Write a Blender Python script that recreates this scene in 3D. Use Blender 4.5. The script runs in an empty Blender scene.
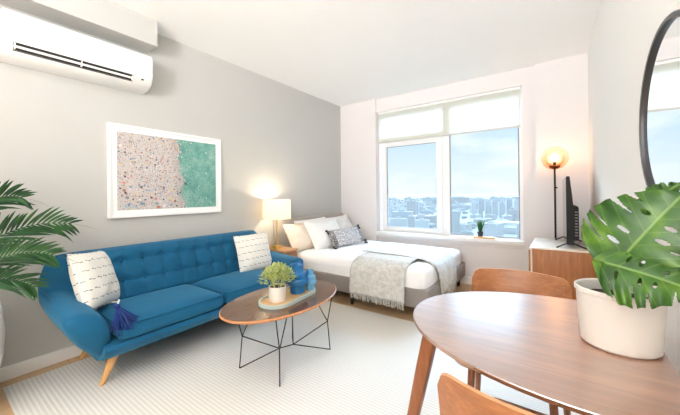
import bpy, bmesh, math, random
from mathutils import Vector, Matrix, noise
random.seed(7)
S = bpy.context.scene
C = S.collection
PI = math.pi

# ------------------------------------------------------------------ helpers
def lin(c):
    return tuple((x/12.92 if x <= .04045 else ((x+.055)/1.055)**2.4) for x in (v/255 for v in c)) + (1,)

class NT:
    def __init__(s, name):
        s.m = bpy.data.materials.new(name); s.m.use_nodes = True
        s.t = s.m.node_tree; s.n = s.t.nodes
        s.b = s.n['Principled BSDF']; s.out = s.n['Material Output']
    def add(s, typ, **k):
        n = s.n.new(typ)
        for a, v in k.items(): setattr(n, a, v)
        return n
    def link(s, a, b): s.t.links.new(a, b)
    def math(s, op, a, b=None, c=None):
        n = s.add('ShaderNodeMath', operation=op)
        for i, v in enumerate((a, b, c)):
            if v is None: continue
            if isinstance(v, (int, float)): n.inputs[i].default_value = v
            else: s.link(v, n.inputs[i])
        return n.outputs[0]
    def mix(s, fac, a, b):
        n = s.add('ShaderNodeMix', data_type='RGBA')
        for i, v in ((0, fac), (6, a), (7, b)):
            if hasattr(v, 'links'): s.link(v, n.inputs[i])
            else: n.inputs[i].default_value = v
        return n.outputs[2]
    def coords(s, kind='Object', scale=(1, 1, 1), rot=(0, 0, 0)):
        tc = s.add('ShaderNodeTexCoord'); mp = s.add('ShaderNodeMapping')
        mp.inputs['Scale'].default_value = scale; mp.inputs['Rotation'].default_value = rot
        s.link(tc.outputs[kind], mp.inputs[0]); return mp.outputs[0]
    def noise(s, vec, scale, detail=3, rough=.5):
        n = s.add('ShaderNodeTexNoise'); s.link(vec, n.inputs['Vector'])
        n.inputs['Scale'].default_value = scale; n.inputs['Detail'].default_value = detail
        n.inputs['Roughness'].default_value = rough
        return n.outputs['Fac']
    def ramp(s, fac, stops):
        n = s.add('ShaderNodeValToRGB'); cr = n.color_ramp
        while len(cr.elements) < len(stops): cr.elements.new(.5)
        for e, (p, c) in zip(cr.elements, stops): e.position = p; e.color = c
        s.link(fac, n.inputs[0]); return n.outputs[0]
    def bump(s, h, strength=.2, dist=.01):
        n = s.add('ShaderNodeBump'); n.inputs['Strength'].default_value = strength
        n.inputs['Distance'].default_value = dist
        s.link(h, n.inputs['Height']); s.link(n.outputs[0], s.b.inputs['Normal'])
    def set(s, col=None, rough=.5, metal=0, spec=.5, sheen=0, coat=0):
        if col is not None:
            if hasattr(col, 'links'): s.link(col, s.b.inputs['Base Color'])
            else: s.b.inputs['Base Color'].default_value = col
        s.b.inputs['Roughness'].default_value = rough; s.b.inputs['Metallic'].default_value = metal
        s.b.inputs['Specular IOR Level'].default_value = spec
        s.b.inputs['Sheen Weight'].default_value = sheen; s.b.inputs['Coat Weight'].default_value = coat
        return s

def plain(name, c, rough=.5, metal=0, spec=.5, nscale=6, amt=.04, bump=0, bscale=60, sheen=0):
    m = NT(name); v = m.coords()
    f = m.noise(v, nscale)
    a = lin(c); d = tuple(x*(1-amt*2) for x in a[:3])+(1,)
    m.set(m.mix(f, d, a), rough, metal, spec, sheen)
    if bump: m.bump(m.noise(v, bscale, 4), bump, .005)
    return m.m

def wood(name, c1, c2, scale=(2, 30, 30), rough=.4, coat=0, spec=.5):
    m = NT(name); v = m.coords('Object', scale)
    f = m.noise(v, 1.6, 6, .6); f2 = m.noise(v, 6, 3)
    fac = m.math('ADD', m.math('MULTIPLY', f, .7), m.math('MULTIPLY', f2, .3))
    m.set(m.ramp(fac, [(.32, lin(c2)), (.5, lin(tuple((a+b)/2 for a, b in zip(c1, c2)))), (.66, lin(c1))]), rough, 0, spec, 0, coat)
    m.bump(f2, .04, .002)
    return m.m

def fabric(name, c, c2=None, scale=350, bump=.25, rough=.9, sheen=.1, mott=8):
    m = NT(name); v = m.coords()
    f = m.noise(v, scale, 2); g = m.noise(v, mott, 3)
    c2 = c2 or tuple(x*.86 for x in c)
    m.set(m.mix(m.math('MULTIPLY', m.math('ADD', f, g), .5), lin(c2), lin(c)), rough, 0, .2, sheen)
    m.bump(f, bump, .003)
    return m.m

def obj(name, bm, m, parent=None, loc=(0, 0, 0), smooth=True, label=None):
    me = bpy.data.meshes.new(name)
    bmesh.ops.recalc_face_normals(bm, faces=bm.faces[:])
    bm.to_mesh(me); bm.free()
    if smooth:
        for p in me.polygons: p.use_smooth = True
        try: me.set_sharp_from_angle(angle=math.radians(38))
        except Exception: pass
    o = bpy.data.objects.new(name, me); C.objects.link(o)
    o.location = loc
    if m: me.materials.append(m)
    if parent: o.parent = parent
    if label: o['label'] = label
    return o

def thing(name, label, cat, loc=(0, 0, 0), group=None, rot=(0, 0, 0)):
    o = bpy.data.objects.new(name, None); C.objects.link(o); o.location = loc; o.rotation_euler = rot
    o.empty_display_size = .1
    return tag(o, label, cat, group)
def tag(o, label, cat, group=None):
    o['label'] = label; o['category'] = cat
    if group: o['group'] = group
    return o
def struct(o, label=None):
    o['kind'] = 'structure'
    if label: o['label'] = label
    return o
def subsurf(o, n=2):
    d = o.modifiers.new('s', 'SUBSURF'); d.levels = n; d.render_levels = n; return o
def solidify(o, t, off=0):
    d = o.modifiers.new('t', 'SOLIDIFY'); d.thickness = t; d.offset = off; return o

def BM(): return bmesh.new()
def box(bm, x0, x1, y0, y1, z0, z1, bev=0, seg=2):
    r = bmesh.ops.create_cube(bm, size=1)
    vs = r['verts']
    for v in vs:
        v.co = Vector((x0+(v.co.x+.5)*(x1-x0), y0+(v.co.y+.5)*(y1-y0), z0+(v.co.z+.5)*(z1-z0)))
    if bev:
        es = list({e for v in vs for e in v.link_edges})
        bmesh.ops.bevel(bm, geom=es, offset=bev, segments=seg, affect='EDGES', profile=.5)
    return bm
def prism(bm, pts, z0, z1, bev=0, seg=2):
    """closed outline in XY lifted from z0 to z1"""
    lo = [bm.verts.new((x, y, z0)) for x, y in pts]; hi = [bm.verts.new((x, y, z1)) for x, y in pts]
    n = len(pts)
    fs = [bm.faces.new(lo[::-1]), bm.faces.new(hi)]
    for i in range(n): bm.faces.new((lo[i], lo[(i+1) % n], hi[(i+1) % n], hi[i]))
    if bev:
        es = list({e for f in fs for e in f.edges})
        bmesh.ops.bevel(bm, geom=es, offset=bev, segments=seg, affect='EDGES', profile=.5)
    return bm
def loft(bm, rings, closed=True, caps=True, wrap=False):
    R = [[bm.verts.new(p) for p in r] for r in rings]
    n = len(R[0])
    for a, b in list(zip(R, R[1:])) + ([(R[-1], R[0])] if wrap else []):
        for i in range(n if closed else n-1):
            j = (i+1) % n
            bm.faces.new((a[i], a[j], b[j], b[i]))
    if caps and closed and not wrap:
        bm.faces.new(R[0][::-1]); bm.faces.new(R[-1])
    return bm
def tube(bm, pts, r, seg=8, r2=None):
    pts = [Vector(p) for p in pts]; rings = []
    up = Vector((.13, .29, .95)).normalized()
    for i, p in enumerate(pts):
        d = ((pts[min(i+1, len(pts)-1)] - pts[max(i-1, 0)])).normalized()
        s = d.cross(up)
        if s.length < 1e-3: s = d.cross(Vector((1, 0, 0)))
        s.normalize(); t = s.cross(d)
        rr = r if r2 is None else r+(r2-r)*i/(len(pts)-1)
        rings.append([p + s*math.cos(a)*rr + t*math.sin(a)*rr for a in [2*PI*k/seg for k in range(seg)]])
    return loft(bm, rings)
def lathe(bm, prof, seg=40, cx=0, cy=0, sx=1, sy=1):
    """profile of (r, z) from one end to the other"""
    return loft(bm, [[(cx+max(r, 1e-4)*sx*math.cos(2*PI*k/seg), cy+max(r, 1e-4)*sy*math.sin(2*PI*k/seg), z) for k in range(seg)] for r, z in prof])
def ellipse(cx, cy, a, b, n=64, rot=0):
    c, s = math.cos(rot), math.sin(rot)
    return [(cx+a*math.cos(t)*c-b*math.sin(t)*s, cy+a*math.cos(t)*s+b*math.sin(t)*c) for t in [2*PI*k/n for k in range(n)]]
def rrect(x0, x1, y0, y1, r, n=6):
    P = []
    for cx, cy, a0 in ((x1-r, y1-r, 0), (x0+r, y1-r, PI/2), (x0+r, y0+r, PI), (x1-r, y0+r, 1.5*PI)):
        P += [(cx+r*math.cos(a0+PI/2*k/n), cy+r*math.sin(a0+PI/2*k/n)) for k in range(n+1)]
    return P
def pillow_bm(w, h, t, pinch=.07, n=18, seed=0, wr=.006):
    bm = BM(); top = {}; bot = {}
    for i in range(n+1):
        for j in range(n+1):
            u = -1+2*i/n; v = -1+2*j/n
            u = math.copysign(abs(u)**.8, u); v = math.copysign(abs(v)**.8, v)
            x = w/2*u*(1-pinch*(1-v*v)); y = h/2*v*(1-pinch*(1-u*u))
            e = max(0, (1-u**4)*(1-v**4))**.55
            z = t/2*e*(.72+.28*(1-u*u)*(1-v*v))
            k = noise.noise(Vector((u*2.1+seed*3.1, v*2.1, seed)))*wr*2*e
            edge = i in (0, n) or j in (0, n)
            top[i, j] = bm.verts.new((x, y, z+k))
            bot[i, j] = top[i, j] if edge else bm.verts.new((x, y, -z+k))
    for i in range(n):
        for j in range(n):
            bm.faces.new((top[i, j], top[i+1, j], top[i+1, j+1], top[i, j+1]))
            bm.faces.new((bot[i, j], bot[i, j+1], bot[i+1, j+1], bot[i+1, j]))
    return bm
def orient(o, loc, normal, up=(0, 0, 1), roll=0):
    z = Vector(normal).normalized(); x = Vector(up).cross(z).normalized(); y = z.cross(x)
    m = Matrix((x, y, z)).transposed().to_4x4() @ Matrix.Rotation(roll, 4, 'Z')
    m.translation = loc; o.matrix_world = m; return o
def copy_tree(o, parent=None):
    c = o.copy(); C.objects.link(c)
    if parent: c.parent = parent
    for k in list(o.children): copy_tree(k, c)
    return c

# ------------------------------------------------------------------ dimensions (metres)
XL, XR, YB, YF, H = -2.7516, .28, 3.9016, -2.6, 2.5
YR = YB+.04                      # recessed wall plane that holds the window
RX0, RX1 = -2.128, -.162         # recess
WX0, WX1, WZ0, WZ1 = -2.127, -.292, .555, 2.315   # window opening

# ------------------------------------------------------------------ materials
M_white_wall = plain('white_wall_paint', (234, 229, 228), .85, amt=.01, bump=.03)
M_grey_wall = plain('grey_wall_paint', (194, 193, 189), .85, amt=.015, bump=.03)
M_ceiling = plain('ceiling_paint', (250, 250, 248), .9, amt=.01)
M_trim = plain('trim_gloss_white', (246, 245, 243), .4, amt=.01)
M_frame_white = plain('window_frame_white', (246, 246, 246), .35, amt=.01)

def floor_mat():
    m = NT('oak_planks'); v = m.coords('Object')
    br = m.add('ShaderNodeTexBrick'); m.link(m.coords('Object', (1, 1, 1), (0, 0, PI/2)), br.inputs['Vector'])
    br.inputs['Scale'].default_value = 1; br.inputs['Brick Width'].default_value = 1.2; br.inputs['Row Height'].default_value = .125
    br.inputs['Mortar Size'].default_value = .0015; br.inputs['Color1'].default_value = lin((214, 184, 146))
    br.inputs['Color2'].default_value = lin((198, 164, 124)); br.inputs['Mortar'].default_value = lin((150, 118, 84))
    g = m.noise(m.coords('Object', (25, 1.5, 1)), 2.5, 6, .6)
    m.set(m.mix(m.math('MULTIPLY', g, .5), br.outputs['Color'], lin((186, 148, 106))), .42)
    return m.m
M_floor = floor_mat()

# ------------------------------------------------------------------ the room shell
o = obj('floor', box(BM(), XL-.1, XR+.1, YF, YB+.2, -.1, 0), M_floor, smooth=False); struct(o)
o = obj('ceiling', box(BM(), XL-.1, XR+.1, YF, YB+.2, H, H+.1), M_ceiling, smooth=False); struct(o)
o = obj('wall_left', box(BM(), XL-.1, XL, YF, YB+.2, 0, H), M_grey_wall, smooth=False); struct(o)
o = obj('wall_right', box(BM(), XR, XR+.1, YF, YB+.2, 0, H), plain('cream_wall_paint_lifted', (250, 249, 245), .85, amt=.01, bump=.03), smooth=False); struct(o)  # cream white, lifted brighter to make up for little light on this wall
bm = BM()
box(bm, XL, RX0, YB, YB+.2, 0, H); box(bm, RX1, XR, YB, YB+.2, 0, H)
box(bm, RX0, RX1, YR, YB+.2, 0, WZ0); box(bm, RX0, RX1, YR, YB+.2, WZ1, H); box(bm, WX1, RX1, YR, YB+.2, WZ0, WZ1)
o = obj('wall_back', bm, M_white_wall, smooth=False); struct(o)
o = obj('wall_front', box(BM(), XL-.1, XR+.1, YF-.1, YF, 0, H), M_white_wall, smooth=False); struct(o)
o = obj('trim_1', box(BM(), XL, XL+.2, YF, 1.115, 2.30, H), M_grey_wall, smooth=False); struct(o, 'boxed grey bulkhead under the ceiling above the air conditioner')
o = obj('trim_2', box(BM(), RX0-.002, WX1+.01, YB-.02, YR+.09, .522, .572, .006), M_trim); struct(o, 'white window sill')
o = obj('trim_3', box(BM(), RX0+.004, WX1+.006, YB+.018, YR+.005, .475, .524, .003), M_white_wall); struct(o, 'apron under the window sill')
def baseb(n, b): struct(obj(n, b, M_trim, smooth=False))
baseb('baseboard_left', box(BM(), XL, XL+.014, YF, YB, 0, .083, .003, 1))
bm = BM(); box(bm, XL+.014, RX0, YB-.014, YB, 0, .083); box(bm, RX0, RX1, YR-.03, YR, 0, .083); box(bm, RX1, XR-.014, YB-.014, YB, 0, .083)
baseb('baseboard_back', bm)
baseb('baseboard_right', box(BM(), XR-.014, XR, YF, YB-.014, 0, .083, .003, 1))

# window
def glass_mat():
    m = NT('window_glass'); m.n.remove(m.b)
    t = m.add('ShaderNodeBsdfTransparent'); g = m.add('ShaderNodeBsdfGlossy'); g.inputs['Roughness'].default_value = .0
    t.inputs[0].default_value = (.97, .985, .98, 1)
    f = m.add('ShaderNodeFresnel'); f.inputs[0].default_value = 1.2
    mx = m.add('ShaderNodeMixShader'); m.link(f.outputs[0], mx.inputs[0]); m.link(t.outputs[0], mx.inputs[1]); m.link(g.outputs[0], mx.inputs[2])
    m.link(mx.outputs[0], m.out.inputs[0]); return m.m
M_glass = glass_mat()
WY0, WY1 = YR+.06, YR+.12
bm = BM()
def ring(bm, x0, x1, z0, z1, w, y0, y1, wb=None, wt=None, bev=.003):
    wb = w if wb is None else wb; wt = w if wt is None else wt
    box(bm, x0, x0+w, y0, y1, z0, z1, bev, 1); box(bm, x1-w, x1, y0, y1, z0, z1, bev, 1)
    box(bm, x0+w, x1-w, y0, y1, z0, z0+wb, bev, 1); box(bm, x0+w, x1-w, y0, y1, z1-wt, z1, bev, 1)
    return bm
ring(bm, WX0, WX1, WZ0, WZ1, .036, WY0, WY1, .03, .05)
box(bm, -1.195, -1.105, WY0-.004, WY1, WZ0, WZ1, .003, 1)
box(bm, WX0+.02, -1.15, WY0, WY1, 1.90, 1.955, .003, 1)
win = obj('window_1', bm, M_frame_white, smooth=False); struct(win)
sash = obj('sash', ring(BM(), -2.075, -1.195, .585, 1.9, .078, WY0-.018, WY1-.015, .055, .11), M_frame_white, win, smooth=False)
obj('pane', box(BM(), -2.0, -1.27, WY0+.015, WY0+.021, .635, 1.795), M_glass, sash, smooth=False)
obj('pane', box(BM(), -2.085, -1.2, WY0+.015, WY0+.021, 1.955, 2.27), M_glass, win, smooth=False)
obj('pane', box(BM(), -1.105, -.326, WY0+.015, WY0+.021, .583, 2.27), M_glass, win, smooth=False)
bm = BM(); ring(bm, -1.106, -.328, .584, 2.265, .012, WY0+.002, WY0+.014, .012, .012, 0)
obj('gasket', bm, plain('grey_gasket', (150, 152, 152), .6), win, smooth=False)
bm = BM(); ring(bm, -2.001, -1.269, .636, 1.794, .008, WY0-.003, WY0+.012, .008, .008, 0)
obj('gasket', bm, plain('grey_gasket_sash', (150, 152, 152), .6), sash, smooth=False)
h_ = obj('window_handle', box(box(BM(), -2.052, -2.03, WY0-.03, WY0-.017, .86, .93, .004), -2.047, -2.035, WY0-.045, WY0-.028, .80, .91, .004), M_frame_white, win)

# roller blind
def blind_mat():
    m = NT('blind_fabric'); m.n.remove(m.b)
    d = m.add('ShaderNodeBsdfDiffuse'); t = m.add('ShaderNodeBsdfTranslucent'); tr = m.add('ShaderNodeBsdfTransparent')
    v = m.coords(); f = m.noise(v, 400, 1)
    c = m.mix(f, lin((236, 235, 226)), lin((250, 249, 242)))
    m.link(c, d.inputs[0]); m.link(c, t.inputs[0])
    a = m.add('ShaderNodeMixShader'); a.inputs[0].default_value = .55; m.link(d.outputs[0], a.inputs[1]); m.link(t.outputs[0], a.inputs[2])
    b = m.add('ShaderNodeMixShader'); b.inputs[0].default_value = .02; m.link(a.outputs[0], b.inputs[1]); m.link(tr.outputs[0], b.inputs[2])
    m.link(b.outputs[0], m.out.inputs[0]); return m.m
bl = thing('roller_blind', 'cream roller blind pulled a third of the way down the window', 'blind', (-1.21, YR+.025, 2.31))
obj('blind_fabric', box(BM(), -.90, .90, -.001, .001, -.44, 0), blind_mat(), bl, smooth=False)
bm = BM(); tube(bm, [(-.905, 0.012, -.012), (.905, .012, -.012)], .02, 14); obj('roller_tube', bm, M_frame_white, bl)
obj('bottom_bar', box(BM(), -.90, .90, -.006, .006, -.458, -.436, .003), plain('blind_bar', (214, 213, 206), .5), bl)

# ------------------------------------------------------------------ air conditioner
ac = thing('air_conditioner', 'white wall-mounted split air conditioner under the grey bulkhead', 'air conditioner', (XL, .685, 1.91))
M_ac = plain('ac_plastic', (240, 240, 238), .35, amt=.01)
M_black = plain('matte_black', (22, 22, 23), .5)
prof = [(0, .292), (.13, .295), (.185, .288), (.2, .27), (.205, .16), (.203, .13), (.196, .103), (.176, .072), (.142, .05), (.09, .038), (.03, .034), (0, .036)]
def extr_y(bm, prof, y0, y1, rnd=.012):
    n = len(prof); cx = sum(p[0] for p in prof)/n; cz = sum(p[1] for p in prof)/n
    rings = []
    for y, s in ((y0, .94), (y0+rnd*.35, .98), (y0+rnd, 1), (y1-rnd, 1), (y1-rnd*.35, .98), (y1, .94)):
        rings.append([(p[0]*s if p[0] > .01 else 0, y, cz+(p[1]-cz)*s) for p in prof])
    return loft(bm, rings)
obj('housing', extr_y(BM(), prof, -.4, .398), M_ac, ac)
pf = [(.150, .300), (.190, .294), (.2065, .272), (.211, .16), (.209, .134), (.198, .134), (.195, .27)]
obj('front_panel', extr_y(BM(), pf, -.396, .394, .006), M_ac, ac)
# outlet: dark curved slot band with a louver between
bm = BM()
arc = [(.1995, .111), (.191, .094), (.181, .078), (.170, .068)]
loft(bm, [[(x+.0015, y, z) for x, z in arc] + [(x-.01, y, z+.004) for x, z in arc[::-1]] for y in (-.352, .262)])
obj('air_outlet', bm, plain('outlet_dark', (38, 36, 34), .7), ac)
def louver(x0, z0, x1, z1, lift):
    bm = BM(); nx, nz = (z0-z1), -(x1-x0)
    l = math.hypot(nx, nz); nx, nz = nx/l*lift, nz/l*lift
    loft(bm, [[(x0, y, z0), (x0+nx, y, z0-abs(nz)), (x1+nx, y, z1-abs(nz)), (x1, y, z1)] for y in (-.350, .260)])
    return bm
obj('louver', louver(.1935, .097, .1865, .086, .007), M_ac, ac)
for yy in (-.346, -.04, .256):
    obj('louver_bracket', box(BM(), .178, .2015, yy-.003, yy+.003, .074, .108), M_ac, ac)
obj('sensor', box(BM(), .188, .2005, .315, .333, .092, .100, .002), M_black, ac, label='small black sensor window')

# ------------------------------------------------------------------ framed beach photograph
def beach_mat():
    m = NT('beach_print'); tc = m.add('ShaderNodeTexCoord'); sp = m.add('ShaderNodeSeparateXYZ')
    m.link(tc.outputs['Object'], sp.inputs[0])
    v = m.coords('Object', (1, 1, 1))
    y, z = sp.outputs[1], sp.outputs[2]
    wob = m.math('MULTIPLY', m.math('SUBTRACT', m.noise(v, 7, 6, .65), .5), .2)
    shore = m.math('ADD', m.math('SUBTRACT', y, m.math('MULTIPLY', z, -.16)), wob)   # y + .16 z + wobble
    sea = m.math('GREATER_THAN', shore, .075)
    sand = m.mix(m.noise(v, 22, 4), lin((184, 178, 176)), lin((214, 204, 198)))
    wet = m.ramp(shore, [(0, (0, 0, 0, 1)), (.03, (.7, .7, .7, 1)), (.075, (1, 1, 1, 1))])
    sand = m.mix(m.math('MULTIPLY', wet, .4), sand, lin((160, 150, 144)))
    water = m.ramp(m.noise(v, 12, 7, .75), [(.3, lin((78, 140, 132))), (.5, lin((116, 168, 156))), (.72, lin((164, 194, 182)))])
    base = m.mix(sea, sand, water)
    def dots(scale, dens, rad, stops, zone):
        vo = m.add('ShaderNodeTexVoronoi'); m.link(m.coords('Object', (0, scale, scale)), vo.inputs['Vector'])
        vo.inputs['Scale'].default_value = 1
        cs = m.add('ShaderNodeSeparateColor'); m.link(vo.outputs['Color'], cs.inputs[0])
        near = m.math('LESS_THAN', vo.outputs['Distance'], rad)
        keep = m.math('LESS_THAN', cs.outputs[0], dens)
        return m.math('MULTIPLY', m.math('MULTIPLY', near, keep), zone), m.ramp(cs.outputs[1], stops)
    land = m.math('LESS_THAN', shore, .085)
    cols = [(0, lin((60, 66, 74))), (.2, lin((226, 224, 224))), (.36, lin((120, 140, 176))), (.5, lin((214, 140, 120))), (.62, lin((40, 44, 52))), (.74, lin((160, 190, 206))), (.86, lin((226, 200, 120))), (1, lin((168, 70, 80)))]
    low = m.math('ADD', m.math('MULTIPLY', m.math('LESS_THAN', z, -.05), .3), .45)
    m1, c1 = dots(46, .62, .36, cols, land)
    base = m.mix(m1, base, c1)
    m2, c2 = dots(92, .85, .36, [(0, lin((70, 62, 60))), (.4, lin((150, 120, 104))), (.7, lin((100, 110, 130))), (1, lin((235, 232, 230)))], land)
    base = m.mix(m.math('MULTIPLY', m2, .8), base, c2)
    m3, c3 = dots(26, .7, .36, cols, m.math('MULTIPLY', land, m.math('LESS_THAN', m.math('ADD', z, wob), -.10)))
    base = m.mix(m3, base, c3)
    sw = m.math('LESS_THAN', m.math('SUBTRACT', shore, .075), .16)
    m4, c4 = dots(80, .55, .3, [(0, lin((84, 70, 64))), (.6, lin((60, 90, 96))), (1, lin((236, 238, 236)))], m.math('MULTIPLY', sea, sw))
    base = m.mix(m4, base, c4)
    m5, c5 = dots(26, .12, .16, [(0, lin((240, 242, 240))), (1, lin((70, 90, 90)))], sea)
    base = m.mix(m5, base, c5)
    m.set(base, .35, 0, .3); return m.m
pic = thing('framed_picture', 'white framed aerial beach print on the grey wall above the sofa', 'picture', (XL, 1.306, 1.312))
M_pframe = plain('picture_frame_white', (246, 246, 245), .4, amt=.01)
bm = BM(); W2, H2 = .47, .3615
for a in ((-W2, -W2+.02, -H2, H2), (W2-.02, W2, -H2, H2), (-W2+.02, W2-.02, -H2, -H2+.02), (-W2+.02, W2-.02, H2-.02, H2)):
    box(bm, .002, .034, a[0], a[1], a[2], a[3], .002, 1)
obj('frame', bm, M_pframe, pic, smooth=False)
obj('mat_board', box(BM(), .004, .022, -W2+.015, W2-.015, -H2+.015, H2-.015), plain('mat_board', (248, 248, 247), .8, amt=.005), pic, smooth=False)
obj('print', box(BM(), .020, .0235, -W2+.06, W2-.055, -H2+.058, H2-.055), beach_mat(), pic, smooth=False)

# ------------------------------------------------------------------ sofa
def velvet():
    m = NT('blue_upholstery'); v = m.coords()
    f = m.noise(v, 420, 2); g = m.noise(v, 5, 3)
    m.set(m.mix(m.math('MULTIPLY', m.math('ADD', f, g), .5), lin((7, 70, 105)), lin((18, 98, 138))), .75, 0, .25, .35)
    m.b.inputs['Sheen Tint'].default_value = lin((120, 190, 225)); m.bump(f, .12, .002); return m.m
M_sofa = velvet()
M_lleg = wood('light_leg_wood', (224, 178, 118), (196, 146, 88), (30, 30, 3), .4)
SY = 1.33
sofa = thing('sofa', 'teal blue button-tufted sofa on tapered light wood legs along the grey wall', 'sofa', (-2.36, SY, 0))
def sw(x, y, z): return (x+2.36, y-SY, z)
prof = [(.62, -2.60, 0., .17), (.535, -2.635, .28, .0), (.465, -2.665, .58, 0), (.425, -2.695, .86, 0), (.435, -2.70, .96, 0), (.485, -2.675, 1.0, 0), (.545, -2.625, .985, 0), (.60, -2.585, .90, 0), (.64, -2.52, .62, 0), (.655, -2.47, .25, 0)]
def shell_station(t):
    """t in [0,1]: left front -> back -> right front; returns ring"""
    XFB, XFT = -2.13, -2.05
    ring_ = []
    for k, (ym, xm, fz, _) in enumerate(prof):
        hf = fz
        xf = XFB+(XFT-XFB)*min(1, hf*1.5)
        yM = 2*SY-ym
        r = .10 if k < 5 else .06
        L1 = xf-(xm+r); Lc = r*PI/2; L2 = (yM-r)-(ym+r)
        # station split: same t-fractions for all profile points
        if t <= .3: u = t/.3; x = xf+(xm+r-xf)*u; y = ym
        elif t < .36: a = (t-.3)/.06*PI/2; x = xm+r-r*math.sin(a); y = ym+r-r*math.cos(a)
        elif t <= .64: u = (t-.36)/.28; x = xm; y = ym+r+L2*u
        elif t < .7: a = (t-.64)/.06*PI/2; x = xm+r-r*math.cos(a); y = yM-r+r*math.sin(a)
        else: u = (t-.7)/.3; x = xm+r+(xf-xm-r)*u; y = yM
        # top height along the path
        s = min(t, 1-t)
        if s >= .348: Ht = .748
        elif s >= .285: q = (s-.285)/.063; q = q*q*(3-2*q); Ht = .535+.213*q
        else: Ht = .498+.037*(s/.285)
        z = .17+(Ht-.17)*hf
        ring_.append(Vector(sw(x, y, z)))
    return ring_
ts = [i/100 for i in (0, 4, 8, 12, 16, 19, 22, 25, 28, 30, 32, 34, 36, 41, 46, 50, 54, 59, 64, 66, 68, 70, 72, 75, 78, 81, 84, 88, 92, 96, 100)]
rings = [shell_station(t) for t in ts]
def cap_rings(r, dirx):
    c = sum(r, Vector())/len(r); out = []
    for s, dx in ((.93, .022), (.72, .045), (.4, .058), (.08, .062)):
        out.append([c+(p-c)*s+Vector((dx*dirx, 0, 0)) for p in r])
    return out
rings = cap_rings(rings[0], 1)[::-1] + rings + cap_rings(rings[-1], 1)
subsurf(obj('shell', loft(BM(), rings), M_sofa, sofa), 1)
bprof = [(-2.58, .17), (-2.14, .17), (-2.07, .195), (-2.015, .235), (-1.995, .265), (-2.005, .285), (-2.04, .292), (-2.58, .292)]
bm = BM()
rr = []
for y, s in ((.60, .93), (.615, .98), (.65, 1), (2*SY-.65, 1), (2*SY-.615, .98), (2*SY-.60, .93)):
    rr.append([sw(-2.3+(x+2.3)*s, y, .235+(z-.235)*s) for x, z in bprof])
obj('seat_base', loft(bm, rr), M_sofa, sofa)
def cushion(x0, x1, y0, y1, z0, z1, crown=.02):
    bm = BM(); box(bm, x0, x1, y0, y1, z0, z1)
    bmesh.ops.subdivide_edges(bm, edges=bm.edges[:], cuts=9, use_grid_fill=True)
    cx, cy, cz = (x0+x1)/2, (y0+y1)/2, (z0+z1)/2
    hx, hy, hz = (x1-x0)/2, (y1-y0)/2, (z1-z0)/2
    R = min(hz*.85, .05)
    for v in bm.verts:
        d = v.co-Vector((cx, cy, cz))
        core = Vector((max(-hx+R, min(hx-R, d.x)), max(-hy+R, min(hy-R, d.y)), max(-hz+R, min(hz-R, d.z))))
        e = d-core
        if e.length > 1e-6: d = core+e.normalized()*R
        u, w = d.x/hx, d.y/hy
        if d.z > 0: d.z += crown*(1-u*u)*(1-w*w)
        v.co = Vector((cx, cy, cz))+d
    return bm
for y0, y1 in ((.662, SY-.003), (SY+.003, 2*SY-.662)):
    c_ = obj('seat_cushion', cushion(*[a+b for a, b in zip((-2.51, -1.985), (2.36, 2.36))], y0-SY, y1-SY, .285, .395), M_sofa, sofa)
    bm = BM(); P = rrect(-2.50+2.36, -1.991+2.36, y0-SY+.006, y1-SY-.006, .045)
    tube(bm, [(x, y, .386) for x, y in P+P[:1]], .005, 6); obj('piping', bm, M_sofa, c_)
# tufted back pad
cols = [SY+.135*(k-4.5) for k in range(10)]; rows = [.655, .515]
bm = BM(); ny, nz = 90, 36
y0, y1, z0, z1 = .615, 2*SY-.615, .37, .742
V = {}
def backx(z): return -2.465-.085*(z-.37)/.37
for i in range(ny+1):
    for j in range(nz+1):
        y = y0+(y1-y0)*i/ny; z = z0+(z1-z0)*j/nz
        ey = min(y-y0, y1-y)/.05; ez = min((z-z0)/.05, (z1-z)/.045)
        e = min(1, max(0, ey))*min(1, max(0, ez)); e = math.sin(e*PI/2)
        cr = 0
        for cy_ in cols: cr = max(cr, math.exp(-((y-cy_)/.011)**2)*.5)
        for rz in rows: cr = max(cr, .38*math.exp(-((z-rz)/.011)**2))
        dm = 0
        for cy_ in cols:
            if abs(y-cy_) < .09:
                for rz in rows: dm = max(dm, math.exp(-((y-cy_)**2+(z-rz)**2)/.028**2))
        x = backx(z)-.03+.05*e*(1-.42*cr-.62*dm*(1-.4*cr)) if e > 0 else backx(z)-.03
        V[i, j] = bm.verts.new(sw(x, y, z))
for i in range(ny):
    for j in range(nz): bm.faces.new((V[i, j], V[i+1, j], V[i+1, j+1], V[i, j+1]))
bk = {}
edge = [(i, 0) for i in range(ny)]+[(ny, j) for j in range(nz)]+[(i, nz) for i in range(ny, 0, -1)]+[(0, j) for j in range(nz, 0, -1)]
B = [bm.verts.new((V[e].co.x-.06, V[e].co.y, V[e].co.z)) for e in edge]
for k, e in enumerate(edge):
    e2 = edge[(k+1) % len(edge)]; bm.faces.new((V[e], V[e2], B[(k+1) % len(edge)], B[k]))
bm.faces.new(B)
pad = obj('back_cushion', bm, M_sofa, sofa)
for cy_ in cols:
    for rz in rows:
        bm = BM(); bmesh.ops.create_uvsphere(bm, u_segments=12, v_segments=8, radius=.0105)
        for v in bm.verts: v.co = Vector((v.co.x*.55, v.co.y, v.co.z))
        obj('button', bm, M_sofa, pad, sw(backx(rz)-.006, cy_, rz))
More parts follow.
